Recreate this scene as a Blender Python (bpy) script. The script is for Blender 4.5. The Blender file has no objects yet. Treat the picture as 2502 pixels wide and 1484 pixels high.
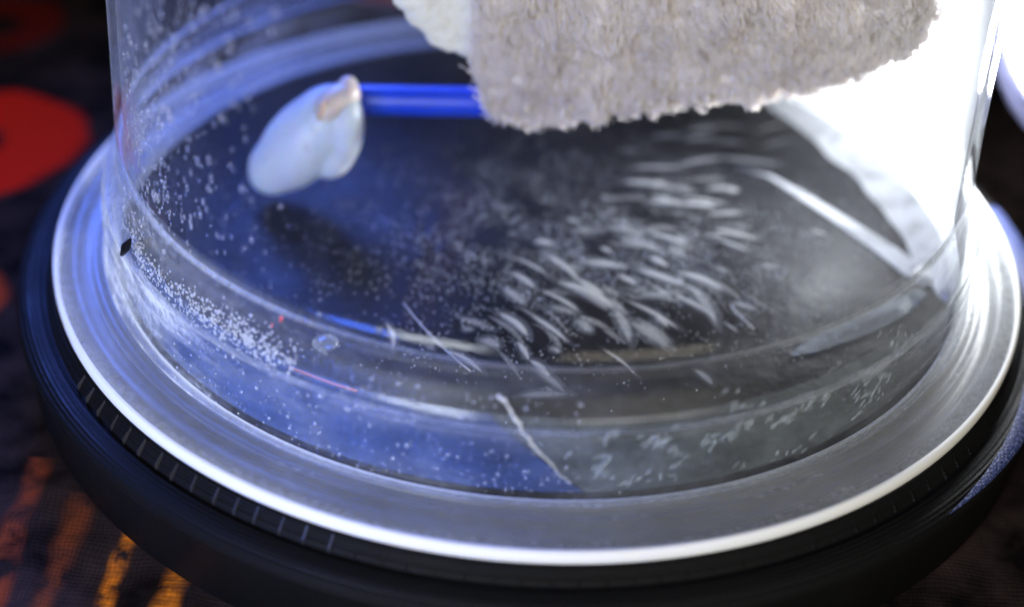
import bpy, bmesh, math, random
import numpy as np
from mathutils import Vector, Matrix, noise as mnoise

random.seed(7); rng = np.random.default_rng(7)
K = 0.05                       # one working unit = flange radius = 5 cm
scene = bpy.context.scene
COL = scene.collection

# ------------------------------------------------------------------ camera
PW, PH, F = 2502.0, 1484.0, 3478.74          # pixel frame the measurements were taken in
CAM = Vector((0, -2.58492, 1.65905))
FWD = Vector((-0.014696, 0.809267, -0.587258))
RGT = Vector((0.997805, 0.049800, 0.043657))
UPV = Vector((-0.064576, 0.585327, 0.808222))
cam = bpy.data.cameras.new('camera')
camo = bpy.data.objects.new('camera', cam); COL.objects.link(camo)
cam.sensor_fit = 'HORIZONTAL'; cam.sensor_width = 36; cam.lens = F / PW * 36
m3 = Matrix((RGT, UPV, -FWD)).transposed()
camo.matrix_world = Matrix.Translation(CAM * K) @ m3.to_4x4()
cam.clip_start = 0.005; cam.clip_end = 20
cam.dof.use_dof = True; cam.dof.focus_distance = 2.52 * K; cam.dof.aperture_fstop = 11.5
scene.camera = camo

# ------------------------------------------------------------------ render settings, world, lamps
scene.view_settings.view_transform = 'Standard'; scene.view_settings.look = 'None'
scene.view_settings.exposure = 0; scene.view_settings.gamma = 1
scene.render.engine = 'CYCLES'
cy = scene.cycles
cy.use_denoising = True; cy.use_adaptive_sampling = True; cy.adaptive_threshold = .02
try: cy.denoiser = 'OPENIMAGEDENOISE'
except Exception: pass
cy.max_bounces = 8; cy.transparent_max_bounces = 40; cy.volume_bounces = 0
cy.diffuse_bounces = 3; cy.glossy_bounces = 4; cy.transmission_bounces = 6
cy.sample_clamp_indirect = 4; cy.caustics_reflective = False; cy.caustics_refractive = False

world = bpy.data.worlds.new('World'); scene.world = world; world.use_nodes = True
world.node_tree.nodes['Background'].inputs[0].default_value = (0.35, 0.38, 0.5, 1)
world.node_tree.nodes['Background'].inputs[1].default_value = 0.03

def area(name, loc, target, size, power, color, sy=None):
    l = bpy.data.lights.new(name, 'AREA'); o = bpy.data.objects.new(name, l); COL.objects.link(o)
    l.size = size * K
    if sy: l.shape = 'RECTANGLE'; l.size_y = sy * K
    l.energy = power; l.color = color
    o.location = Vector(loc) * K
    o.rotation_euler = (Vector(target) - Vector(loc)).to_track_quat('-Z', 'Y').to_euler()
    return o
area('window_lamp', (-2.0, -5.0, 1.9), (0, -.4, .1), 2.0, 0.58, (.90, 0.96, 1.0))
area('room_lamp', (2.4, -5.0, 2.6), (0.3, -.5, .1), 3.4, 0.30, (1.0, 0.88, 0.66))
bs = area('blue_screen_lamp', (-1.4, 2.0, 1.85), (-.55, -.6, 0), 1.3, 0.048, (.10, .20, 1.0), 1.5)
bs.data.spread = math.radians(46)
bl = area('blue_fill', (-2.3, -2.6, 1.3), (-.52, -.70, .10), 1.2, 0.011, (.07, .18, 1.0))  # added blue fill for the front left of the foot, source unseen
bl.data.spread = math.radians(26)

TORCH = Vector((1.06, 0.36, 0.36)); TDIR = Vector((-1, -.22, -.20)).normalized()
def torch_light():
    l = bpy.data.lights.new('torch_beam', 'SPOT'); o = bpy.data.objects.new('torch_beam', l); COL.objects.link(o)
    l.energy = 2.3; l.color = (0.93, 0.96, 1.0); l.spot_size = math.radians(56); l.spot_blend = 1.0
    l.shadow_soft_size = .10 * K
    o.location = (TORCH + TDIR * .03) * K
    o.rotation_euler = Vector((-1, -.50, -.27)).to_track_quat('-Z', 'Y').to_euler()
torch_light()

# ------------------------------------------------------------------ pixel -> place helpers (authoring aid: every point lands on a real surface)
def rdir(x, y): return FWD + RGT * ((x - PW/2) / F) - UPV * ((y - PH/2) / F)
def on_z(x, y, z=0.0):
    d = rdir(x, y); return CAM + d * ((z - CAM.z) / d.z)
def on_y(x, y, Y=0.0):
    d = rdir(x, y); return CAM + d * ((Y - CAM.y) / d.y)
def on_cyl(x, y, r, far=False):
    d = rdir(x, y); a = d.x**2 + d.y**2; b = 2*(CAM.x*d.x + CAM.y*d.y); c = CAM.x**2 + CAM.y**2 - r*r
    D = max(b*b - 4*a*c, 0) ** .5
    return CAM + d * ((-b + (D if far else -D)) / (2*a))

# ------------------------------------------------------------------ object helpers
def tag(o, label=None, cat=None, group=None, kind=None):
    if label: o['label'] = label
    if cat: o['category'] = cat
    if group: o['group'] = group
    if kind: o['kind'] = kind
    return o
def empty(name, loc=(0, 0, 0)):
    o = bpy.data.objects.new(name, None); COL.objects.link(o); o.location = Vector(loc) * K
    o.empty_display_size = .01
    return o
def mesh(name, V, Fc, mat, parent=None, smooth=True):
    me = bpy.data.meshes.new(name)
    V = np.asarray(V, dtype=float)
    off = np.array(parent.location) / K if parent is not None and parent.type == 'EMPTY' else 0
    me.from_pydata(((V - off) * K).tolist(), [], [list(f) for f in Fc]); me.update()
    if smooth: me.polygons.foreach_set('use_smooth', [True] * len(me.polygons))
    me.materials.append(mat)
    o = bpy.data.objects.new(name, me); COL.objects.link(o)
    if parent is not None: o.parent = parent
    return o
def lathe(prof, n=192, closed=True, a0=0, a1=2*math.pi, wob=None):
    full = abs(a1 - a0 - 2*math.pi) < 1e-6
    m = len(prof); V = []; Fc = []
    cols = n if full else n + 1
    for i in range(cols):
        a = a0 + (a1 - a0) * i / n
        for (r, z) in prof:
            w = wob(a, r, z) if wob else 0
            V.append(((r + w) * math.cos(a), (r + w) * math.sin(a), z))
    for i in range(n):
        j = (i + 1) % cols
        for k in range(m if closed else m - 1):
            l = (k + 1) % m
            Fc.append((i*m + k, j*m + k, j*m + l, i*m + l))
    return V, Fc
def tube(pts, rad, n=8, cap=True):
    pts = [Vector(p) for p in pts]; V = []; Fc = []
    m = len(pts)
    for i, p in enumerate(pts):
        t = (pts[min(i+1, m-1)] - pts[max(i-1, 0)]).normalized()
        s = t.cross(Vector((0, 0, 1)));  s = s.normalized() if s.length > 1e-4 else Vector((1, 0, 0))
        q = s.cross(t); r = rad[i] if hasattr(rad, '__len__') else rad
        for k in range(n):
            a = 2*math.pi*k/n; V.append(tuple(p + s*(r*math.cos(a)) + q*(r*math.sin(a))))
    for i in range(m-1):
        for k in range(n):
            Fc.append((i*n+k, i*n+(k+1) % n, (i+1)*n+(k+1) % n, (i+1)*n+k))
    if cap: Fc.append(tuple(range(n-1, -1, -1))); Fc.append(tuple((m-1)*n+k for k in range(n)))
    return V, Fc
def join(parts):
    V = []; Fc = []
    for v, f in parts:
        b = len(V); V += list(v); Fc += [tuple(i + b for i in q) for q in f]
    return V, Fc
def ico(sub):
    bm = bmesh.new(); bmesh.ops.create_icosphere(bm, subdivisions=sub, radius=1)
    v = np.array([x.co[:] for x in bm.verts]); f = np.array([[y.index for y in x.verts] for x in bm.faces]); bm.free()
    return v, f
ICO1, ICO2, ICO3 = ico(1), ico(2), ico(3)
OCT = (np.array([(1,0,0),(-1,0,0),(0,1,0),(0,-1,0),(0,0,1),(0,0,-1)], float),
       np.array([(0,2,4),(2,1,4),(1,3,4),(3,0,4),(2,0,5),(1,2,5),(3,1,5),(0,3,5)]))
def swarm(name, base, P, A, B, C, mat, parent=None):
    """many small bodies: centre P and three half-axis vectors each"""
    v, f = base; P, A, B, C = map(np.asarray, (P, A, B, C)); n = len(P)
    V = P[:, None, :] + v[None, :, 0, None]*A[:, None, :] + v[None, :, 1, None]*B[:, None, :] + v[None, :, 2, None]*C[:, None, :]
    Fc = (f[None] + (np.arange(n) * len(v))[:, None, None]).reshape(-1, f.shape[1])
    return mesh(name, V.reshape(-1, 3), Fc.tolist(), mat, parent)

# ------------------------------------------------------------------ materials
class NT:
    def __init__(s, name):
        s.m = bpy.data.materials.new(name); s.m.use_nodes = True; s.t = s.m.node_tree; s.t.nodes.clear()
        s.out = s.n('ShaderNodeOutputMaterial')
    def n(s, ty, **kw):
        x = s.t.nodes.new(ty)
        for k, v in kw.items(): setattr(x, k, v)
        return x
    def set(s, node, **kw):
        for k, v in kw.items():
            node.inputs[k.replace('_', ' ')].default_value = v
        return node
    def l(s, a, b): s.t.links.new(a, b)
    def coord(s, scale=(1, 1, 1), kind='Object'):
        c = s.n('ShaderNodeTexCoord'); mp = s.n('ShaderNodeMapping'); mp.inputs['Scale'].default_value = scale
        s.l(c.outputs[kind], mp.inputs[0]); return mp.outputs[0]
    def noise(s, vec, scale, detail=3, rough=.55, dist=0):
        x = s.n('ShaderNodeTexNoise'); x.inputs['Scale'].default_value = scale; x.inputs['Detail'].default_value = detail
        x.inputs['Roughness'].default_value = rough; x.inputs['Distortion'].default_value = dist
        if vec is not None: s.l(vec, x.inputs['Vector'])
        return x.outputs['Fac']
    def ramp(s, fac, stops):
        x = s.n('ShaderNodeValToRGB'); e = x.color_ramp.elements
        while len(e) < len(stops): e.new(.5)
        for i, (p, c) in enumerate(stops):
            e[i].position = p; e[i].color = c if len(c) == 4 else (*c, 1)
        s.l(fac, x.inputs[0]); return x.outputs[0]
    def math(s, op, a, b=None, clamp=False):
        x = s.n('ShaderNodeMath', operation=op); x.use_clamp = clamp
        for i, v in enumerate((a, b)):
            if v is None: continue
            if isinstance(v, (int, float)): x.inputs[i].default_value = v
            else: s.l(v, x.inputs[i])
        return x.outputs[0]
    def mix(s, fac, a, b):
        x = s.n('ShaderNodeMixShader')
        if isinstance(fac, (int, float)): x.inputs[0].default_value = fac
        else: s.l(fac, x.inputs[0])
        s.l(a, x.inputs[1]); s.l(b, x.inputs[2]); return x.outputs[0]
    def sh(s, ty, color, rough=None, normal=None):
        x = s.n(ty)
        if hasattr(color, 'links'): s.l(color, x.inputs['Color'])
        else: x.inputs['Color'].default_value = (*color, 1)
        if rough is not None: x.inputs['Roughness'].default_value = rough
        if normal is not None and 'Normal' in x.inputs: s.l(normal, x.inputs['Normal'])
        return x.outputs[0]
    def bump(s, h, strength, dist):
        x = s.n('ShaderNodeBump'); x.inputs['Strength'].default_value = strength; x.inputs['Distance'].default_value = dist
        s.l(h, x.inputs['Height']); return x.outputs[0]
    def done(s, surf=None, vol=None):
        if surf is not None: s.l(surf, s.out.inputs['Surface'])
        if vol is not None: s.l(vol, s.out.inputs['Volume'])
        return s.m
S = 1 / K
def principled(name, color, rough, bumpscale=None, bumpdist=.0002, var=None, **kw):
    t = NT(name); p = t.n('ShaderNodeBsdfPrincipled')
    see = kw.pop('see', 0)
    p.inputs['Base Color'].default_value = (*color, 1); p.inputs['Roughness'].default_value = rough
    for k, v in kw.items(): p.inputs[k.replace('_', ' ')].default_value = v
    vec = t.coord()
    if var:
        f = t.noise(vec, var[0] * S, 4)
        t.l(t.ramp(f, [(.3, var[1]), (.7, var[2])]), p.inputs['Base Color'])
    if bumpscale: t.l(t.bump(t.noise(vec, bumpscale * S, 4), .6, bumpdist), p.inputs['Normal'])
    if see: return t.done(t.mix(see, p.outputs[0], t.sh('ShaderNodeBsdfTransparent', (.9, .94, 1))))
    return t.done(p.outputs[0])

def plastic(name, film, haze_col=(.86, .9, .95), streak=(9, 9, 1.2), lo=.35, hi=.75, gloss=.9, base=.0, trans=.6, bump=.00012, grain=60, left=0, grough=.08):
    """thin clear wall: see-through, mirror by Fresnel, with a scattering film of condensate"""
    t = NT(name)
    vec = t.coord(tuple(x * S for x in streak))
    f1 = t.ramp(t.noise(vec, 1.6, 6, .62, .4), [(lo, (0, 0, 0)), (hi, (1, 1, 1))])
    vec2 = t.coord((S, S, S))
    f2 = t.ramp(t.noise(vec2, grain, 2, .5), [(.35, (.35, .35, .35)), (.7, (1, 1, 1))])
    f = t.math('MULTIPLY', f1, f2)
    lw = t.n('ShaderNodeLayerWeight'); lw.inputs['Blend'].default_value = .5
    cosv = t.math('SUBTRACT', 1.05, lw.outputs['Facing'])
    f = t.math('ADD', t.math('MULTIPLY', f, film), base)
    if left:                                     # condensate lies thickest on the left of the chamber
        xs_ = t.n('ShaderNodeSeparateXYZ'); t.l(vec2, xs_.inputs[0])
        mr = t.n('ShaderNodeMapRange'); t.l(xs_.outputs[0], mr.inputs[0]); mr.inputs[1].default_value = -.45; mr.inputs[2].default_value = -.85
        mr.inputs[3].default_value = 1; mr.inputs[4].default_value = left; f = t.math('MULTIPLY', f, mr.outputs[0])
    f = t.math('DIVIDE', f, cosv, clamp=True)    # a film is seen through more of itself edge-on
    nrm = t.bump(t.noise(vec, 5, 4), .35, bump)
    scat = t.mix(trans, t.sh('ShaderNodeBsdfDiffuse', haze_col), t.sh('ShaderNodeBsdfTranslucent', haze_col))
    fr = t.math('ADD', t.math('MULTIPLY', t.math('POWER', lw.outputs['Facing'], 5.0), .93), .035)
    clear = t.mix(t.math('MULTIPLY', fr, gloss, clamp=True), t.sh('ShaderNodeBsdfTransparent', (.985, .99, .99)),
                  t.sh('ShaderNodeBsdfGlossy', (1, 1, 1), grough, nrm))
    return t.done(t.mix(f, clear, scat))

M = {}
M['wall'] = plastic('clear_wall', .014, base=.0015, left=5, gloss=.7)
M['shoulder'] = plastic('clear_shoulder', .07, streak=(3, 3, 14), base=.008, gloss=.3, grough=.4, left=3)
M['skirt'] = plastic('clear_skirt', .11, streak=(4, 4, 12), base=.004, lo=.40, hi=.8, grain=90, gloss=.3, grough=.35, left=4)
M['flange'] = plastic('frosted_flange', .12, streak=(2, 2, 2), base=.085, lo=.2, hi=.8, haze_col=(.84, .87, .9), trans=.35, gloss=.4, grough=.25, bump=.00004)
M['edge'] = plastic('frosted_edge', .1, streak=(2, 2, 2), base=.95, lo=.2, hi=.8, haze_col=(.95, .95, .93), trans=.12, gloss=.8, grough=.2)

def base_mat():
    t = NT('printed_black'); p = t.n('ShaderNodeBsdfPrincipled')
    p.inputs['Base Color'].default_value = (.006, .006, .0062, 1); p.inputs['Specular IOR Level'].default_value = .10; p.inputs['Roughness'].default_value = .42
    c = t.n('ShaderNodeTexCoord'); sp = t.n('ShaderNodeSeparateXYZ'); t.l(c.outputs['Object'], sp.inputs[0])
    r = t.math('SQRT', t.math('ADD', t.math('POWER', sp.outputs[0], 2), t.math('POWER', sp.outputs[1], 2)))
    lay = t.math('ADD', t.math('SINE', t.math('MULTIPLY', r, 2*math.pi/.0004)), t.math('SINE', t.math('MULTIPLY', sp.outputs[2], 2*math.pi/.0003)))
    ang = t.math('ARCTAN2', sp.outputs[1], sp.outputs[0])
    cv = t.n('ShaderNodeCombineXYZ'); t.l(t.math('MULTIPLY', ang, 90), cv.inputs[0]); t.l(t.math('MULTIPLY', r, 2500), cv.inputs[1])
    h = t.math('ADD', t.math('MULTIPLY', lay, .35), t.noise(cv.outputs[0], 1, 4))
    t.l(t.bump(h, .7, .00012), p.inputs['Normal'])
    t.l(t.ramp(t.noise(t.coord((S,)*3), 7, 5), [(.3, (.42,)*3), (.75, (.65,)*3)]), p.inputs['Roughness'])
    return t.done(p.outputs[0])
M['base'] = base_mat()

def plate_mat():
    t = NT('wet_black_plate'); p = t.n('ShaderNodeBsdfPrincipled'); p.inputs['Specular IOR Level'].default_value = .05
    vec = t.coord((S,)*3)
    t.l(t.ramp(t.noise(vec, 3, 5), [(.3, (.004, .004, .005)), (.75, (.014, .014, .016))]), p.inputs['Base Color'])
    t.l(t.ramp(t.noise(vec, 6, 5), [(.3, (.28,)*3), (.75, (.5,)*3)]), p.inputs['Roughness'])
    t.l(t.bump(t.noise(vec, 22, 5), .5, .0004), p.inputs['Normal'])
    return t.done(p.outputs[0])
M['plate'] = plate_mat()
M['rib'] = principled('lit_black_rib', (.03, .03, .032), .4, 30, .0002)  # lighter black for the left ribs, the light they catch painted in

def cloth_mat():
    """dark cloth with printed red rings at the left and orange stripes in front"""
    t = NT('printed_cloth'); p = t.n('ShaderNodeBsdfPrincipled'); p.inputs['Roughness'].default_value = .95; p.inputs['Specular IOR Level'].default_value = .05
    c = t.n('ShaderNodeTexCoord'); mp = t.n('ShaderNodeMapping'); mp.inputs['Scale'].default_value = (S,)*3; t.l(c.outputs['Object'], mp.inputs[0])
    wob = t.n('ShaderNodeTexNoise'); wob.inputs['Scale'].default_value = 5; t.l(mp.outputs[0], wob.inputs['Vector'])
    sub = t.n('ShaderNodeVectorMath', operation='SUBTRACT'); t.l(wob.outputs['Color'], sub.inputs[0]); sub.inputs[1].default_value = (.5, .5, .5)
    sc = t.n('ShaderNodeVectorMath', operation='SCALE'); t.l(sub.outputs[0], sc.inputs[0]); sc.inputs['Scale'].default_value = .09
    ad = t.n('ShaderNodeVectorMath', operation='ADD'); t.l(mp.outputs[0], ad.inputs[0]); t.l(sc.outputs[0], ad.inputs[1])
    vec = ad.outputs[0]
    sp = t.n('ShaderNodeSeparateXYZ'); t.l(vec, sp.inputs[0])
    col = None
    def over(base, mask, color):
        x = t.n('ShaderNodeMix', data_type='RGBA'); t.l(mask, x.inputs['Factor'])
        if isinstance(base, tuple): x.inputs['A'].default_value = (*base, 1)
        else: t.l(base, x.inputs['A'])
        x.inputs['B'].default_value = (*color, 1); return x.outputs['Result']
    def ringmask(cx, cy_, ro, ri, soft=.03):
        d = t.n('ShaderNodeVectorMath', operation='DISTANCE'); t.l(vec, d.inputs[0]); d.inputs[1].default_value = (cx, cy_, -.2)
        a = t.n('ShaderNodeMapRange'); a.clamp = True
        t.l(d.outputs['Value'], a.inputs[0]); a.inputs[1].default_value = ro; a.inputs[2].default_value = ro - soft
        b = t.n('ShaderNodeMapRange'); t.l(d.outputs['Value'], b.inputs[0]); b.inputs[1].default_value = ri; b.inputs[2].default_value = ri + soft
        return t.math('MULTIPLY', a.outputs[0], b.outputs[0])
    base = t.ramp(t.noise(vec, 9, 5), [(.35, (.004, .003, .003)), (.75, (.04, .026, .024))])
    def stripe(x0, w, y0, y1):
        mr_ = t.n('ShaderNodeMapRange', interpolation_type='SMOOTHSTEP'); t.l(t.math('ABSOLUTE', t.math('SUBTRACT', sp.outputs[0], x0)), mr_.inputs[0])
        mr_.inputs[1].default_value = w*1.9; mr_.inputs[2].default_value = w*.3; a = mr_.outputs[0]
        b = t.math('MULTIPLY', t.math('GREATER_THAN', sp.outputs[1], y0), t.math('LESS_THAN', sp.outputs[1], y1))
        br = t.ramp(t.noise(vec, 16, 4), [(.36, (0, 0, 0)), (.62, (1, 1, 1))])
        return t.math('MULTIPLY', t.math('MULTIPLY', a, b), br)
    col = over(base, stripe(-.69, .014, -2.5, -.62), (.9, .24, .015))
    col = over(col, stripe(-.588, .014, -2.5, -.62), (.95, .26, .015))
    col = over(col, stripe(-.80, .02, -2.5, -.7), (.16, .04, .015))
    col = over(col, stripe(-.90, .02, -2.5, -.6), (.2, .04, .015))
    col = over(col, ringmask(-1.45, .55, .285, .055), (.6, .016, .005))
    col = over(col, ringmask(-1.62, 1.22, .2, .05), (.10, .007, .005))
    col = over(col, ringmask(-1.33, -.12, .19, .04), (.3, .04, .012))
    col = over(col, ringmask(-1.05, -.95, .12, .03), (.2, .03, .012))
    col = over(col, ringmask(-.5, 1.75, .2, .06), (.3, .02, .01))
    t.l(col, p.inputs['Base Color'])
    wv = t.math('ADD', t.math('SINE', t.math('MULTIPLY', sp.outputs[0], 2*math.pi*110)), t.math('SINE', t.math('MULTIPLY', sp.outputs[1], 2*math.pi*110)))
    t.l(t.bump(wv, .15, .0001), p.inputs['Normal'])
    return t.done(p.outputs[0])
M['cloth'] = cloth_mat()
M['felt'] = principled('felt_wool', (.6, .56, .54), .95, 25, .0006, (9, (.72, .66, .62), (.86, .8, .76)))
def pile_mat():
    t = NT('felt_fibre')
    col = t.ramp(t.noise(t.coord((S,)*3), 8, 4), [(.3, (.8, .73, .69)), (.7, (.94, .88, .84))])
    return t.done(t.mix(.35, t.sh('ShaderNodeBsdfDiffuse', col), t.sh('ShaderNodeBsdfTranslucent', col)))
M['pile'] = pile_mat()
M['torn'] = principled('torn_foam', (.86, .85, .76), .9, 40, .0008, (14, (.72, .7, .6), (.9, .89, .82)))
M['glue'] = principled('hot_glue', (.6, .7, .8), .34, 9, .0008, (5, (.62, .71, .82), (.78, .84, .9)), Subsurface_Weight=.6, Subsurface_Scale=.002, see=.3)
M['glue_pink'] = principled('glue_tip', (.6, .54, .5), .35, 12, .0004, (7, (.5, .42, .38), (.66, .62, .58)), Subsurface_Weight=.5, Subsurface_Scale=.0015)
M['amber'] = principled('amber_grain', (.66, .46, .36), .4, 20, .0003)
M['crevice'] = principled('brown_grain', (.10, .075, .05), .5, 20, .0003)
M['blue_rod'] = principled('blue_plastic', (.006, .05, .62), .38, 30, .0001, (6, (.004, .04, .5), (.008, .06, .7)))
M['metal'] = principled('torch_metal', (.34, .34, .55), .35, 40, .0001, Metallic=.7)
M['dark_metal'] = principled('torch_body_metal', (.03, .03, .06), .4, 40, .0001)
def lens_mat():
    t = NT('torch_lens'); e = t.n('ShaderNodeEmission'); e.inputs[0].default_value = (.94, .97, 1, 1); e.inputs[1].default_value = 120
    return t.done(e.outputs[0])
M['lens'] = lens_mat()
def droplet_mat(name, milk):
    t = NT(name)
    w = t.mix(.55, t.sh('ShaderNodeBsdfDiffuse', (.92, .94, .97)), t.sh('ShaderNodeBsdfTranslucent', (.92, .94, .97)))
    lw = t.n('ShaderNodeLayerWeight'); lw.inputs['Blend'].default_value = .35
    cl = t.mix(t.math('MULTIPLY', lw.outputs['Facing'], .8), t.sh('ShaderNodeBsdfTransparent', (1, 1, 1)), w)
    cl = t.mix(.14, cl, t.sh('ShaderNodeBsdfGlossy', (1, 1, 1), .08))
    return t.done(t.mix(milk, cl, w))
M['drop'] = droplet_mat('droplet', .06)
M['foam'] = droplet_mat('foam_bubble', .3)
M['speck'] = principled('frost_speck', (.7, .72, .75), .5, 60, .0001)
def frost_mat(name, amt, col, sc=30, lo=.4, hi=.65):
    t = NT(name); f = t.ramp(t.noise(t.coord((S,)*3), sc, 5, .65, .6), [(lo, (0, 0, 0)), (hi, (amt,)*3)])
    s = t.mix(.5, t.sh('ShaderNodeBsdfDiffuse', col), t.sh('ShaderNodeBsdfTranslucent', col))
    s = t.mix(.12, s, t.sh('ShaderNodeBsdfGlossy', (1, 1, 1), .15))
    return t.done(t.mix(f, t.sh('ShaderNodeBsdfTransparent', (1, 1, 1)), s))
M['frost_and_torch_light'] = frost_mat('frost_and_torch_light', .95, (.9, .91, .93), 14, .15, .5)  # white for the floor strips that stand in for torch light
M['film'] = frost_mat('glare_frost', .8, (.9, .92, .95), 4, .0, .42)  # film added so the torch whites out the right wall
M['sheet'] = frost_mat('cloudy_sheet', .28, (.62, .72, .7), 9, .1, .85)
M['blue_light_film'] = frost_mat('cloudy_blue_light', .42, (.16, .29, .78), 7, .1, .8)  # blue light on the left of the foot put into the colour
M['bead'] = frost_mat('reflection_and_condensate', .32, (.75, .82, .84), 10, .25, .7)  # condensate flecks and drip, and the bead painted as a reflection
M['fibre'] = principled('pale_fibre', (.6, .6, .58), .6, 60, .0001)
M['red'] = principled('red_flake', (.8, .03, .06), .5, 60, .0001)
M['copper'] = principled('orange_wire', (.5, .13, .035), .4, 40, .0001)
def mist_mat(name, dens, col=(.96, .95, .92)):
    t = NT(name); v = t.n('ShaderNodeVolumePrincipled'); v.inputs['Color'].default_value = (*col, 1)
    v.inputs['Density'].default_value = dens; v.inputs['Anisotropy'].default_value = .0
    return t.done(None, v.outputs[0])
M['mist_core'] = mist_mat('mist_core', 3600)
M['mist'] = mist_mat('mist_body', 1300)
M['mist_veil'] = mist_mat('mist_veil', 75, (.9, .93, .98))
M['mist_wisp'] = mist_mat('mist_wisp', 420)
M['mist_layer'] = mist_mat('mist_layer', 1.2, (.86, .9, .98))

# ------------------------------------------------------------------ the cloth
def build_cloth():
    n = 160; V = []; Fc = []
    for i in range(n+1):
        for j in range(n+1):
            x = -5 + 10*i/n; y = -4 + 10*j/n
            x = math.copysign(abs(x/5)**1.5*5, x)
            z = -.212 + .016*mnoise.noise(Vector((x*8, y*1.3, 0))) + .02*mnoise.noise(Vector((x*1.1, y*.9, 3)))
            r = math.hypot(x, y)
            if r < 1.12: z = min(z, -.206)
            V.append((x, y, z))
    for i in range(n):
        for j in range(n):
            a = i*(n+1)+j; Fc.append((a, a+n+1, a+n+2, a+1))
    o = mesh('tablecloth', V, Fc, M['cloth']); tag(o, 'dark cloth printed with red rings and orange stripes under the black base', 'cloth', kind='structure')
build_cloth()

# ------------------------------------------------------------------ black printed base
base = tag(empty('printed_base', (0, 0, -.2)), 'black round ribbed plastic base under the clear chamber', 'base')
mesh('body', *lathe([(0, -.2), (1.055, -.2), (1.07, -.19), (1.072, -.08), (1.08, -.06), (1.082, -.045), (1.075, -.034), (1.032, -.024), (1.026, -.034), (1.02, -.024), (1.008, -.006), (.98, -.002), (0, -.002)], 240, closed=False), M['base'], base)
def bar(p0, p1, w, h):
    p0, p1 = Vector(p0), Vector(p1); t = (p1-p0).normalized(); s = t.cross(Vector((0,0,1))).normalized()*w; u = Vector((0,0,h))
    V = [p0-s, p0+s, p0+s*.4+u, p0-s*.4+u, p1-s, p1+s, p1+s*.4+u, p1-s*.4+u]
    return [tuple(v) for v in V], [(0,1,2,3), (7,6,5,4), (0,4,5,1), (1,5,6,2), (2,6,7,3), (3,7,4,0)]
for k in range(42):
    a = math.radians(-143 + k*2.55 + random.uniform(-.25, .25)); c, s = math.cos(a), math.sin(a)
    mesh('rib', *bar((1.006*c, 1.006*s, -.012), ((1.022+random.uniform(0, .006))*c, (1.022)*s, -.03), random.uniform(.002, .0034), .012 if k < 15 else .008), M['rib'] if k < 15 else M['base'], base, False)

def sheen_mat():  # torch sheen on the base's layer lines put into the colour
    t = NT('blue_sheen'); p = t.n('ShaderNodeBsdfPrincipled'); p.inputs['Roughness'].default_value = .5
    c = t.n('ShaderNodeTexCoord'); sp = t.n('ShaderNodeSeparateXYZ'); t.l(c.outputs['Object'], sp.inputs[0])
    r = t.math('SQRT', t.math('ADD', t.math('POWER', sp.outputs[0], 2), t.math('POWER', sp.outputs[1], 2)))
    ang = t.math('ARCTAN2', sp.outputs[1], sp.outputs[0])
    cv = t.n('ShaderNodeCombineXYZ'); t.l(t.math('MULTIPLY', ang, 140), cv.inputs[0]); t.l(t.math('MULTIPLY', t.math('SUBTRACT', r, sp.outputs[2]), 5200), cv.inputs[1])
    f = t.noise(cv.outputs[0], 1, 3, .6)
    t.l(t.ramp(f, [(.38, (.004, .005, .02)), (.52, (.03, .05, .2)), (.66, (.22, .26, .48)), (.8, (.6, .58, .7))]), p.inputs['Base Color'])
    t.l(t.bump(f, .6, .0002), p.inputs['Normal'])
    return t.done(p.outputs[0])
M['sheen'] = sheen_mat()
V = []; Fc = []
for i in range(61):
    u = i/60; a = math.radians(-47 + 60*u); w = min(1, u*1.9)**.9
    for (r, z) in ((1.0765 + .007*w, -.0315 - .0165*w), (1.0765, -.0315), (1.076 - .05*w, -.0315 + .010*w)):
        V.append((r*math.cos(a), r*math.sin(a), z))
for i in range(60):
    for k in range(2): b = i*3+k; Fc.append((b, b+3, b+4, b+1))
tag(mesh('sheen_strip', V, Fc, M['sheen'], base), 'blue and white strip standing in for sheen along the right edge of the base')

# ------------------------------------------------------------------ black plate (chamber floor)
plate = mesh('cold_plate', *lathe([(0, .004), (.868, .004), (.874, .001), (.874, -.0015), (0, -.0015)], 128, closed=False), M['plate'])
tag(plate, 'glossy black round plate forming the floor inside the clear chamber', 'plate')

# ------------------------------------------------------------------ clear chamber
RT = lambda z: .854 - .0587*(z - .219)
TH = .016; HTOP = 1.45
cup = tag(empty('clear_chamber', (0, 0, 0)), 'clear plastic upturned cup with stepped foot and frosted flange on the black base', 'cup')
wob = lambda a, r, z: .0012*mnoise.noise(Vector((math.cos(a)*6, math.sin(a)*6, z*2)))
zs = [.275 + (HTOP-.275)*k/24 for k in range(25)]
mesh('wall', *lathe([(RT(z), z) for z in zs] + [(RT(z)-TH, z) for z in reversed(zs)], 192, wob=wob), M['wall'], cup)
so = [(RT(.274), .274), (.8535, .25), (.856, .232), (.863, .216), (.874, .204), (.883, .192), (.8885, .176)]
mesh('shoulder', *lathe(so + [(r-TH, z-.003) for r, z in reversed(so)], 192, wob=wob), M['shoulder'], cup)
sk = [(.8885, .175), (.8895, .158), (.8925, .152), (.8925, .146), (.890, .14), (.8905, .118), (.8938, .112), (.8938, .104), (.8915, .098), (.8925, .078), (.8955, .072), (.8955, .066), (.8935, .06), (.8955, .042), (.902, .033)]
mesh('skirt', *lathe(sk + [(.885, .0282), (.876, .045), (.875, .1), (.8725, .174)], 192, wob=wob), M['skirt'], cup)
fl = [(.9025, .032), (.912, .029), (.924, .0275), (.929, .031), (.936, .031), (.941, .0272), (.96, .0265), (.9915, .0265)]
mesh('flange', *lathe(fl + [(.9915, .0005), (.878, .0005), (.878, .026), (.885, .0275)], 192), M['flange'], cup)
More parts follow.
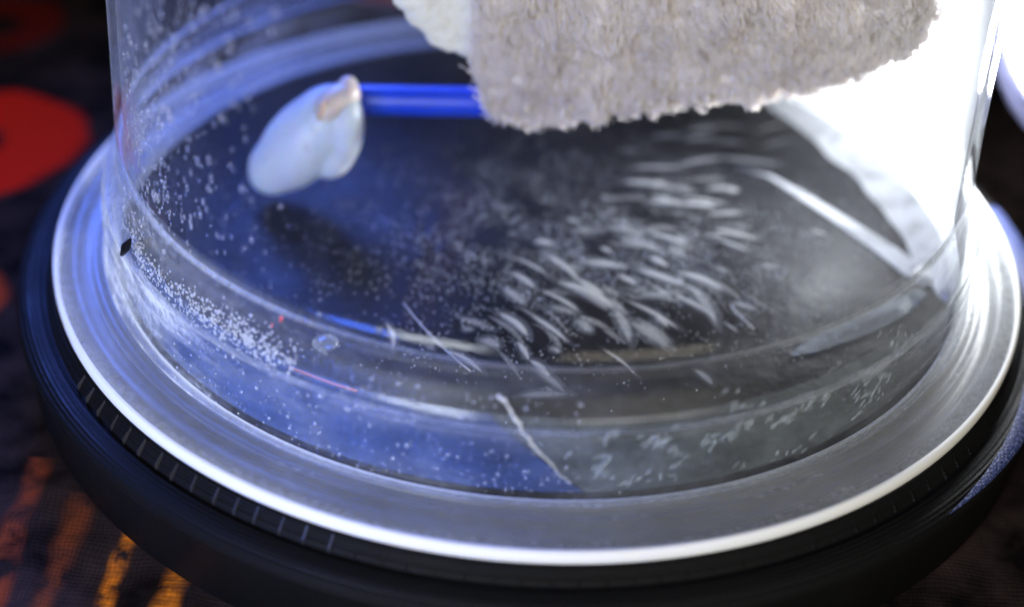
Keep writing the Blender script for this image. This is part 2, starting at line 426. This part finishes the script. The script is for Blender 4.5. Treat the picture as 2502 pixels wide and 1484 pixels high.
mesh('rim_edge', *lathe([(.992, .0275), (.998, .0265), (1.0012, .0225), (1.002, .012), (1.001, .004), (.998, .0005), (.992, .0002)], 240), M['edge'], cup)
mesh('closed_top', *lathe([(0, HTOP+.002), (RT(HTOP)-.01, HTOP+.002), (RT(HTOP), HTOP+.012), (RT(HTOP)-.01, HTOP+.02), (0, HTOP+.02)], 128, closed=False), M['wall'], cup)
def glare_film_patch():
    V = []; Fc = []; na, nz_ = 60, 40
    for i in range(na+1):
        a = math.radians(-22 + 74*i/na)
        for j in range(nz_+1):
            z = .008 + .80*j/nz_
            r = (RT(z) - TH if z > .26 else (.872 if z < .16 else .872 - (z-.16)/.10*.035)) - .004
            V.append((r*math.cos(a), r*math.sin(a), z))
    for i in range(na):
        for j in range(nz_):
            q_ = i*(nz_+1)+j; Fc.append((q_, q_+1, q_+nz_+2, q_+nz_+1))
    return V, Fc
tag(mesh('glare_film', *glare_film_patch(), M['film'], cup), 'white frosted film added on the right of the wall for the torch glare')
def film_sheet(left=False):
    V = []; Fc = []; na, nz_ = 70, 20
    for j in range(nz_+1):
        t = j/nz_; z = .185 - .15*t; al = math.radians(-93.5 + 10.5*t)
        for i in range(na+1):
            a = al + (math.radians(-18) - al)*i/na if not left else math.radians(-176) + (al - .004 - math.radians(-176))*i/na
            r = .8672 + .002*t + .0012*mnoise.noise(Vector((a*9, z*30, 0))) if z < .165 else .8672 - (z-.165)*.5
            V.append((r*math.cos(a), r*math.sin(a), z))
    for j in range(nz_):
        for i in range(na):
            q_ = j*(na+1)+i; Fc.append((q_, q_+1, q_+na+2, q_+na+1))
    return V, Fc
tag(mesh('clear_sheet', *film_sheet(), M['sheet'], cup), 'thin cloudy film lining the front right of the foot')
tag(mesh('blue_light_film', *film_sheet(True), M['blue_light_film'], cup), 'cloudy film coloured with the blue light on the front left of the foot up to the split')
# the split running down the skirt, and a chip in the shoulder
sp_px = [(1216, 968), (1238, 988), (1262, 1030), (1290, 1072), (1318, 1108), (1345, 1135), (1372, 1165), (1402, 1192)]
def onskirt(x, y, off=0.0):
    r = .89
    for _ in range(4):
        q = on_cyl(x, y, r + off)
        r = .854 if q.z > .26 else (.8895 if q.z > .1 else .8935)
        if .17 < q.z <= .26: r = .854 + (.26-q.z)/.09*.034
    return on_cyl(x, y, r + off)
pts = [onskirt(x, y, .0015) for x, y in sp_px]
fine = []
for i in range(len(pts)-1):
    for k in range(6):
        q = pts[i].lerp(pts[i+1], k/6); fine.append(q + Vector((random.gauss(0, .0016), 0, random.gauss(0, .0012))))
rad = [.0026*(1 - i/len(fine))**1.2*random.uniform(.4, 1.5) + .0006 for i in range(len(fine))]
tag(mesh('crack', *tube(fine, rad, 6), M['speck'], cup), 'pale jagged split running down the front of the foot')
c0 = onskirt(308, 603, .002)
ch = [onskirt(318, 585, .003), onskirt(308, 603, .003), onskirt(298, 622, .003)]
tag(mesh('chip', *tube(ch, [.003, .009, .004], 8), M['base'], cup), 'small dark chip in the left of the foot')

# ------------------------------------------------------------------ felt pad with torn backing
felt = tag(empty('felt_pad', (.3, 0, .9)), 'grey fuzzy felt pad hanging in the chamber above the floor', 'felt')
low_px = [(1150, 120), (1172, 200), (1192, 250), (1225, 280), (1290, 290), (1400, 272), (1500, 262), (1620, 254), (1740, 242), (1860, 222), (1980, 196), (2080, 168), (2170, 140), (2240, 100), (2275, 30), (2300, -60)]
low = [on_y(x, y - 8, 0.0) for x, y in low_px]
lx = [p.x for p in low]; lz = [p.z for p in low]
def fy(x, z): return .012*math.sin(x*5+1) + .02*mnoise.noise(Vector((x*4, z*4, 1))) + .030*mnoise.noise(Vector((x*11+z*5, z*8-x*5, 4))) + .012*mnoise.noise(Vector((x*26, z*22, 7)))
nx, nz = 110, 60; V = []; Fc = []
xs = np.linspace(lx[0], lx[-1], nx+1); zb = np.interp(xs, lx, lz); ztop = 1.40
for side in (0, 1):
    for i in range(nx+1):
        for j in range(nz+1):
            v = (j/nz)**1.4; z = zb[i] + (ztop - zb[i])*v
            e = min(1, min(z - zb[i], xs[i]-lx[0]+.002, lx[-1]-xs[i]+.002)/.03)
            th = .028*max(0.0, e)**.5
            V.append((xs[i], fy(xs[i], z) + (-th if side == 0 else th), z))
NS = (nx+1)*(nz+1)
for side in (0, 1):
    for i in range(nx):
        for j in range(nz):
            a = side*NS + i*(nz+1)+j; q = (a, a+nz+1, a+nz+2, a+1); Fc.append(q if side == 0 else q[::-1])
for i in range(nx): a = i*(nz+1); Fc.append((a, NS+a, NS+a+nz+1, a+nz+1))
for j in range(nz):
    for a in (j, nx*(nz+1)+j): Fc.append((a, a+1, NS+a+1, NS+a))
mesh('felt', V, Fc, M['felt'], felt)
def pile():
    V = []; Fc = []
    def strand(p, d, L, w, bend):
        b = len(V); side = d.cross(Vector((.3, 1, .2))).normalized()*w
        for k in range(4):
            t = k/3; c = p + d*(L*t) + bend*(L*t*t)
            s = side*(1 - .55*t)
            V.append(tuple(c-s)); V.append(tuple(c+s))
        for k in range(3): Fc.append((b+2*k, b+2*k+1, b+2*k+3, b+2*k+2))
    ntuft = 3600
    for k in range(ntuft):
        if k < 2300:
            x = random.uniform(lx[0], lx[-1]); zl = np.interp(x, lx, lz); z = zl + random.random()**1.3*.40
            edge = False
        else:
            x = lx[0] + (lx[-1]-lx[0])*random.random(); z = np.interp(x, lx, lz) + random.uniform(.0, .03); edge = True
            if k % 9 == 0: 
                i = random.randrange(3); tt = random.random(); x = lx[i]*(1-tt)+lx[i+1]*tt + .004; z = lz[i]*(1-tt)+lz[i+1]*tt+.004
        root = Vector((x, fy(x, z) - (.024 if not edge else random.uniform(-.02, .02)), z))
        d = Vector((random.gauss(.45, .3), -1 if not edge else -.35, random.gauss(-.55, .25) if not edge else -1)).normalized()
        L = random.uniform(.014, .03) if not edge else random.uniform(.008, .024)
        tip = root + d*L
        for q in range(16 if not edge else 9):
            rr = Vector((random.gauss(0, .013), random.gauss(0, .004), random.gauss(0, .013)))*(1 if not edge else .4)
            p = root + rr; t2 = tip + rr*.35 - p
            strand(p, t2.normalized(), t2.length*random.uniform(.8, 1.05), random.uniform(.0009, .002), Vector((random.gauss(0, .15), 0, -.25)))
    return V, Fc
tag(mesh('pile', *pile(), M['pile'], felt), kind='stuff')
# looped bobbles along the lower edge
P = []; A = []; B = []; C = []
for (x, y, s) in [(1232, 288, 12), (1250, 292, 12), (1268, 300, 13), (1288, 262, 17), (1285, 296, 11), (1318, 288, 12), (1377, 275, 15), (1395, 262, 12), (1476, 252, 13), (1500, 258, 9), (1560, 256, 10), (1590, 252, 10), (1625, 250, 9), (1700, 244, 9), (1730, 240, 11), (1790, 234, 9), (1850, 224, 9), (1972, 205, 12), (2040, 178, 12)]:
    p = on_y(x, y, -.03); k = s/1250.; P.append(p[:]); A.append((k*.75, 0, k*.15)); B.append((0, k*.7, 0)); C.append((-k*.2, 0, k*1.15))
tag(swarm('edge_loops', ICO2, P, A, B, C, M['pile'], felt), kind='stuff')
# torn pale backing at its left
tp = [(958, -60), (963, 0), (975, 18), (985, 22), (992, 40), (1003, 55), (1018, 62), (1026, 75), (1036, 78), (1044, 90), (1052, 104), (1066, 112), (1080, 119), (1096, 122), (1110, 128), (1124, 134), (1140, 141), (1158, 147)]
tq = [on_y(x + random.uniform(-2, 2), y + random.uniform(-3, 3), .035) for x, y in tp]
V = []; Fc = []; m = len(tq)
tops = []
up = [Vector((tq[0].x - .01, .035, 1.38))]
N = 14
for i, p in enumerate(tq):
    for j in range(N+1):
        t = (j/N)**1.5; qx = p.x + (.30)*t; qz = p.z + .16*t + (0.0)
        e = min(1, j/3)
        V.append((qx, .03 + fy(qx, qz)*.5 - .012*e**.5 + .004*mnoise.noise(Vector((qx*40, qz*40, 0))), qz))
nb = len(V)
V += [(x, y*0 + .045 + fy(x, z)*.5, z) for x, y, z in V[:nb]]
for i in range(m-1):
    for j in range(N):
        a = i*(N+1)+j; Fc.append((a, a+1, a+N+2, a+N+1)); Fc.append((nb+a, nb+a+N+1, nb+a+N+2, nb+a+1))
    a = i*(N+1); Fc.append((a, a+N+1, nb+a+N+1, nb+a))
# upper continuation to the top of the chamber
e0 = tq[0]; b = len(V)
for yy in (.022, .044):
    V += [(e0.x, yy, e0.z), (e0.x + .3, yy, e0.z + .16), (e0.x + .3, yy, 1.38), (e0.x + .02, yy, 1.38)]
Fc += [(b, b+1, b+2, b+3), (b+7, b+6, b+5, b+4), (b+3, b+7, b+4, b)]
tag(mesh('torn_backing', V, Fc, M['torn'], felt), 'cream torn edge of the backing sheet at the left of the felt')

# ------------------------------------------------------------------ glue blob on a blue rod
rod_a = on_y(868, 243, .085); rod_b = on_y(1200, 249, .085); rd = (rod_b - rod_a).normalized()
src = tag(empty('rod_with_glue_blob', (rod_a.x-.1, .05, 0.06)), 'bright blue rod with a lump of milky glue on its end', 'rod')
end = rod_a + rd * .42
mesh('rod', *tube([rod_a - rd*.06, rod_a, rod_a.lerp(end, .3), rod_a.lerp(end, .6), end], .0325, 24), M['blue_rod'], src)
def blob(name, parts, mat, vox=.006, amp=.004):
    PV = []; PF = []
    for c, ax, s in parts:
        ax = Vector(ax).normalized(); q = ax.to_track_quat('X', 'Z').to_matrix()
        v, f = ICO3; b = len(PV)
        for w in v:
            PV.append(tuple(Vector(c) + q @ Vector((w[0]*s[0], w[1]*s[1], w[2]*s[2]))))
        PF += (f + b).tolist()
    o = mesh(name, PV, PF, mat, src)
    r = o.modifiers.new('r', 'REMESH'); r.mode = 'VOXEL'; r.voxel_size = vox*K; r.use_smooth_shade = True
    s = o.modifiers.new('s', 'SMOOTH'); s.factor = .6; s.iterations = 8
    return o
bp = lambda x, y, Y=.03: on_y(x, y, Y)
ax = bp(850, 215) - bp(650, 430)
blob('glue_blob', [(bp(742, 345), ax, (.140, .09, .078)), (bp(682, 398), ax, (.078, .07, .06)), (bp(795, 300), ax, (.09, .08, .075)), (bp(852, 320, .0), (.1, 0, 1), (.078, .05, .032)), (bp(822, 372, .01), (.5, 0, 1), (.066, .05, .042))], M['glue'])
tag(blob('glue_tip', [(bp(849, 224, .03), (.1, 0, 1), (.036, .03, .024)), (bp(836, 252, .02), (.5, 0, 1), (.055, .045, .034)), (bp(800, 268, .01), (.75, 0, 1), (.066, .05, .036))], M['glue_pink'], .004), 'pinkish tip of the glue lump')
tag(blob('amber_grain', [(bp(786, 268, -.034), (.3, 0, 1), (.026, .009, .006))], M['amber'], .0025), 'orange brown sliver set in the glue')

# ------------------------------------------------------------------ torch
torch = tag(empty('torch', TORCH), 'lit white torch with shiny bezel pointing into the chamber from the right', 'torch')
q = (-TDIR).to_track_quat('Z', 'Y').to_matrix()
def tlathe(prof, n=96, closed=True):
    V, Fc = lathe(prof, n, closed); return [tuple(TORCH + q @ Vector(v)) for v in V], Fc
mesh('lens', *tlathe([(0, .022), (.15, .022), (.172, .026), (.172, .034), (0, .034)], closed=False), M['lens'], torch)
mesh('bezel', *tlathe([(.174, .034), (.176, .006), (.186, .0), (.200, .002), (.204, .010), (.214, .010), (.218, .0), (.236, -.006), (.252, -.004), (.262, .006), (.262, .03), (.254, .036), (.254, .05), (.266, .056), (.266, .09), (.258, .096), (.258, .11), (.225, .11)]), M['metal'], torch)
mesh('body', *tlathe([(.22, .11), (.25, .112), (.255, .2), (.24, .3), (.16, .42), (.15, .46), (.15, 1.3), (.14, 1.34), (0, 1.34)], closed=False), M['dark_metal'], torch)

# ------------------------------------------------------------------ mist
Z5 = lambda X, Y: (825.5 + X*.3441, 485 + Y*.3441)
Z6 = lambda X, Y: (1651 + X*.3441, 485 + Y*.3441)
Z3 = lambda X, Y: (1651 + X*.3441, Y*.3441)
Z2 = lambda X, Y: (825.5 + X*.3441, Y*.3441)
bright = [(Z5, 1580,590,1960,770,85), (Z5, 1720,450,2000,480,60), (Z5, 2120,500,2470,620,60), (Z5, 2050,720,2420,920,42), (Z5, 1150,810,1350,970,66), (Z5, 1380,830,1640,1020,46),
 (Z5, 1370,890,1520,940,14), (Z5, 790,1080,1030,1230,46), (Z5, 1890,1070,2130,1260,28), (Z5, 1280,1020,1360,1150,50), (Z5, 1370,1150,1500,1260,60), (Z5, 2230,250,2470,320,50), (Z5, 2220,20,2473,40,55),
 (Z6, 30,520,340,650,66), (Z6, 280,220,590,290,44), (Z6, 200,260,370,270,26), (Z6, 60,30,290,60,42), (Z6, 400,740,580,790,40), (Z3, 0,1172,330,1120,46), (Z3, 300,1115,740,1165,40), (Z3, 60,990,300,985,44), (Z3, 210,1340,430,1340,50), (Z3, 40,1450,270,1450,50), (Z2, 2070,1190,2470,1190,40), (Z5, 350,880,400,1070,46), (Z6, 950,220,1080,260,34), (Z6, 220,110,470,100,40)]
dim = [(Z5, 1960,770,2080,1020,120), (Z5, 1590,480,1720,500,44), (Z5, 2000,560,2150,580,24), (Z5, 2050,640,2450,740,90), (Z5, 2080,880,2350,1050,160), (Z5, 1180,640,1330,750,60), (Z5, 610,1040,690,1080,32), (Z5, 880,930,970,930,44),
 (Z5, 1380,1200,1620,1380,90), (Z5, 1300,1400,1640,1390,54), (Z5, 1500,1060,1590,1090,50), (Z5, 1150,390,1280,440,24), (Z5, 1450,660,1680,680,28), (Z5, 1500,770,1700,820,100), (Z5, 2010,270,2330,390,60), (Z5, 1930,150,2120,170,28), (Z5, 2380,100,2450,110,40),
 (Z5, 850,840,1100,930,80), (Z5, 1000,1000,1150,1050,70), (Z6, 0,260,90,320,60), (Z6, 0,370,60,400,60), (Z6, 270,490,380,520,40), (Z6, 0,690,60,710,60), (Z6, 0,560,60,600,60), (Z3, 100,900,500,900,80), (Z3, 0,1320,120,1350,50), (Z3, 250,1000,480,1015,44),
 (Z2, 1970,1070,2150,1070,30), (Z2, 2230,970,2470,960,44), (Z2, 2300,1330,2470,1330,48), (Z2, 2220,1420,2470,1450,54), (Z5, 1880,620,2000,700,40), (Z5, 2350,350,2450,400,60), (Z5, 1700,860,1800,950,70), (Z5, 2130,700,2473,660,60), (Z6, 100,620,300,900,120)]
rs_ = random.Random(11); extra = []
while len(extra) < 78:
    x = rs_.gauss(1560, 230); y = rs_.gauss(620, 170)
    if not (1080 < x < 2000 and 290 < y < 960) or x < 1500 - (y-400)*.9 or x > 2250 - (y-300)*.75: continue
    a = math.radians((y-400)*.085 + (1500-x)*.012 + rs_.gauss(0, 5)); L = rs_.uniform(14, 60); w = rs_.uniform(4, 15)/.344
    extra.append((lambda a_, b_: (a_, b_), x - L*math.cos(a), y - L*math.sin(a), x + L*math.cos(a), y + L*math.sin(a), w))
bright = [(f_, a, b, c, d, w*.72) for f_, a, b, c, d, w in bright] + extra[:26]
dim = [(f_, a, b, c, d, w*(.42 if w > 75 else .75)) for f_, a, b, c, d, w in dim] + extra[26:]
def mist(name, lst, mat, zc, scale):
    V = []; Fc = []; v, f = ICO2
    for n, (fn, x0, y0, x1, y1, w) in enumerate(lst):
        rs = random.Random(n*31 + 5)
        p0, p1 = on_z(*fn(x0, y0), zc), on_z(*fn(x1, y1), zc); c = (p0+p1)/2; d = p1-p0; L = d.length*.5*(1 + (scale-1)*.35); d.normalize()
        s = Vector((-d.y, d.x, 0)); h = w*.344/1180*.5*scale; bow = L*rs.uniform(.05, .22); sk = rs.uniform(-.35, .35); b = len(V)
        for u, q, k in v:
            pt = (1 - u*u)**.5 if abs(u) < 1 else 0
            g = (.45 + .55*pt) * (1 + sk*u)
            V.append(tuple(c + d*(u*L*1.1) + s*(q*h*1.3*g + bow*(.5 - u*u)) + Vector((0, 0, k*h*.8*g))))
        Fc += (f + b).tolist()
    return mesh(name, V, Fc, mat)
tag(mist('mist_core', bright, M['mist_core'], .024, .5), 'dense hearts of the white mist streaks over the black floor', 'mist', kind='stuff')
tag(mist('mist', bright, M['mist'], .024, 1.0), 'bright white streaks of mist drifting over the black chamber floor', 'mist', kind='stuff')
tag(mist('mist_wisp', dim, M['mist_wisp'], .026, 1.0), 'faint grey wisps of mist between the bright streaks', 'mist', kind='stuff')
tag(mist('mist_veil', bright + dim[:36], M['mist_veil'], .026, 2.1), 'soft pale veil of mist around the streaks', 'mist', kind='stuff')
v, f = ICO3
tag(mesh('mist_layer', [(x*.5+.12, y*.6-.02, z*.02+.03) for x, y, z in v], f.tolist(), M['mist_layer']), 'thin pale haze lying over the right of the chamber floor', 'mist', kind='stuff')

# ------------------------------------------------------------------ droplets, frost and specks
def caps(name, pts, rads, normals, mat, base=ICO1, flat=.55, sag=None, label=None):
    P = []; A = []; B = []; C = []
    for p, r, n in zip(pts, rads, normals):
        n = Vector(n).normalized(); s = n.cross(Vector((0, 0, 1)));  s = s.normalized() if s.length > .1 else Vector((1, 0, 0)); u = n.cross(s)
        e = random.uniform(.85, 1.2) if sag is None else sag()
        P.append(tuple(p)); A.append(tuple(s*r)); B.append(tuple(u*(r*e))); C.append(tuple(n*(r*flat)))
    return tag(swarm(name, base, P, A, B, C, mat), label, 'droplets', kind='stuff')
def on_surface(x, y):
    p = onskirt(x, y, -.017); n = Vector((-p.x, -p.y, 0)); return p, n
# left wall: small drops and runs
pts = []; rr = []; nn = []
for k in range(560):
    x = 300 + abs(random.gauss(0, 150)); y = random.uniform(0, 620); 
    if random.random() < .3: x = 300 + random.random()*120; y = 250 + random.random()*300
    p, n = on_surface(x, min(y, 250 + x*1.0)); pts.append(p); nn.append(n); rr.append(.0018 + .003*random.random()**3)
caps('wall_droplets', pts, rr, nn, M['drop'], sag=lambda: random.uniform(.9, 3.2), label='tiny droplets and runs on the left of the chamber wall')
# bubble band inside the foot at the left
pts = []; rr = []; nn = []
path = [(320, 560), (350, 650), (420, 715), (500, 765), (580, 815), (660, 860), (720, 895)]
wid = [14, 26, 34, 36, 40, 42, 34]
for k in range(950):
    t = random.random()**.9*(len(path)-1.001)
    if random.random() < max(0, (t-4.2)/2.2): continue
    i = int(t); u = t-i
    x = path[i][0]*(1-u)+path[i+1][0]*u; y = path[i][1]*(1-u)+path[i+1][1]*u; w = wid[i]*(1-u)+wid[i+1]*u
    o = random.gauss(0, .55)*w
    p, n = on_surface(x - o*.45, y + o*.9); pts.append(p); nn.append(n); rr.append(.0012 + .0022*random.random()**2 + .0006*(t/6))
caps('bubble_band', pts, rr, nn, M['foam'], label='dense silvery band of bubbles on the left of the foot')
# scattered bubbles over the front of the foot
pts = []; rr = []; nn = []
for k in range(480):
    t = random.random(); x = 420 + t*1000; y = 780 + (x-420)*.38 + random.uniform(-60, 190) - max(0, x-900)*.2
    p, n = on_surface(x, y); pts.append(p); nn.append(n); rr.append(.0010 + .0020*random.random()**3)
for x, y, r in [(738, 935, .006), (752, 967, .005), (782, 969, .007), (850, 1003, .005), (878, 992, .005), (972, 1088, .005), (994, 1090, .007), (960, 1121, .006), (985, 1110, .004), (850, 952, .005), (1120, 1020, .005), (1130, 1021, .006), (1202, 1104, .005), (1284, 1168, .005), (1020, 945, .006), (1418, 990, .008), (780, 768, .006), (685, 505, .007)]:
    p, n = on_surface(x, y); pts.append(p); nn.append(n); rr.append(r*.55)
caps('foot_droplets', pts, rr, nn, M['drop'], base=ICO2, label='scattered round droplets on the front of the foot')
# rough condensate on the right of the foot
P = []; A = []; B = []; C = []
for k in range(700):
    x = random.uniform(1450, 2230); y = 1120 - (x-1450)*.17 - max(0, x-1900)*.35 + random.gauss(0, 45)
    if mnoise.noise(Vector((x*.012, y*.02, 5))) < .12: continue
    p, n = on_surface(x, y); d = Vector((random.gauss(.5, .4), random.gauss(.2, .3), random.gauss(.8, .3))).normalized(); n = n.normalized()
    d = (d - n*d.dot(n)).normalized(); s = n.cross(d); L = random.uniform(.003, .013)
    P.append(p[:]); A.append((d*L)[:]); B.append((s*L*random.uniform(.25, .5))[:]); C.append((n*.0012)[:])
tag(swarm('rough_condensate', ICO1, P, A, B, C, M['bead']), 'rough pale condensate flecks on the right of the foot', 'droplets', kind='stuff')
# specks frozen on the floor
P = []; R_ = []
while len(P) < 7500:
    c = random.random()
    if c < .6: x, y = random.gauss(1370, 230), random.gauss(610, 130)
    elif c < .85: x, y = random.gauss(1850, 230), random.gauss(600, 110)
    else: x, y = random.uniform(500, 2100), random.uniform(350, 900)
    if mnoise.noise(Vector((x*.012, y*.018, 0))) < random.uniform(-.5, .35): continue
    p = on_z(x, y, .0045)
    if math.hypot(p.x, p.y) > .84: continue
    P.append(p[:]); R_.append(.0006 + .0009*random.random()**2)
R_ = np.array(R_); P = np.array(P); th = rng.uniform(0, 6.28, len(P)); st = rng.uniform(.7, 2.2, len(P))
A = np.stack([np.cos(th)*R_*st, np.sin(th)*R_*st, 0*R_], 1); B = np.stack([-np.sin(th)*R_, np.cos(th)*R_, 0*R_], 1); C = np.stack([0*R_, 0*R_, R_], 1)
tag(swarm('frost_specks', OCT, P, A, B, C, M['speck']), 'fine pale specks scattered over the black chamber floor', 'frost_and_torch_light', kind='stuff')
# pale bead shaped as a glossy reflection along the right front of the floor
path = [(1935, 858), (1985, 838), (2060, 806), (2130, 778), (2200, 742), (2255, 705)]
fv, ff = tube([on_z(x, y, .02) for x, y in path], [.006, .018, .024, .026, .024, .012], 16)
bead = mesh('reflection_and_condensate', [(x, y, .012 + (z-.02)*.35) for x, y, z in fv], ff, M['bead'])
tag(bead, 'long pale bead shaped as a glossy reflection on the right front of the floor', 'reflection')
path = [(1800, 402), (1880, 424), (1960, 470), (2060, 535), (2160, 600), (2235, 655), (2275, 688)]
fv, ff = tube([on_z(x, y, .012) for x, y in path], [.001, .006, .013, .02, .026, .03, .02], 16)
fr = mesh('reflection_strip', [(x + .004*mnoise.noise(Vector((x*30, y*30, 0))), y + .004*mnoise.noise(Vector((x*30, y*30, 9))), .0055 + (z-.012)*.08) for x, y, z in fv], ff, M['frost_and_torch_light'])  # added strip, shaped like the lit wall's reflection in the floor
tag(fr, 'bright white strip shaped as reflected torch light on the floor below the lit wall', 'frost_and_torch_light')
V = []; Fc = []
for i in range(81):
    a = math.radians(-14 + 68*i/80); e = math.sin(math.pi*i/80)**.6
    for k in range(7):
        t = k/6; r = .866 - (.10*e + .02*mnoise.noise(Vector((a*7, 0, 2))))*t
        V.append((r*math.cos(a), r*math.sin(a), .0055 + .014*(1-t)**2))
for i in range(80):
    for k in range(6): b = i*7+k; Fc.append((b, b+1, b+8, b+7))
tag(mesh('glare_band', V, Fc, M['frost_and_torch_light']), 'white band standing in for glare along the floor edge below the torch', 'frost_and_torch_light')  # added band for the white torch glare at the floor edge
# fibres, flecks and a wire end
def strand(name, px, z, r, mat, label, cat):
    pts = [on_z(x, y, z) for x, y in px]; tag(mesh(name, *tube(pts, r, 6), mat), label, cat)
strand('fibre', [(985, 740), (1010, 772), (1045, 812), (1085, 852), (1120, 884), (1150, 908)], .012, .0011, M['fibre'], 'long thin pale fibre on the floor near the front', 'fibre')
strand('fibre', [(1785, 745), (1800, 765), (1820, 783), (1843, 805)], .012, .0013, M['fibre'], 'short pale fibre on the floor at the right', 'fibre')
strand('wire_end', [(705, 898), (750, 915), (800, 934), (850, 950), (872, 957)], .02, .003, M['copper'], 'thin orange wire behind the front left of the foot', 'wire')
for (x, y, s, lab) in [(686, 780, .007, 'larger bright red fleck on the floor at the left'), (664, 796, .004, 'smaller red fleck on the floor at the left')]:
    p = on_z(x, y, .014); v, f = ICO1
    tag(mesh('fleck', [(p.x + a*s*.6 + c*s*.2, p.y + b*s, p.z + c*s*1.2) for a, b, c in v], f.tolist(), M['red']), lab, 'fleck')
for (x, y, a, b, lab) in [(795, 838, .026, .010, 'round pale glue drip on the floor at the front left')]:
    p = on_z(x, y, .02); v, f = ICO2
    tag(mesh('glue_drip', [(p.x + i*a, p.y + j*a, p.z + k*b) for i, j, k in v], f.tolist(), M['bead']), lab, 'drip')
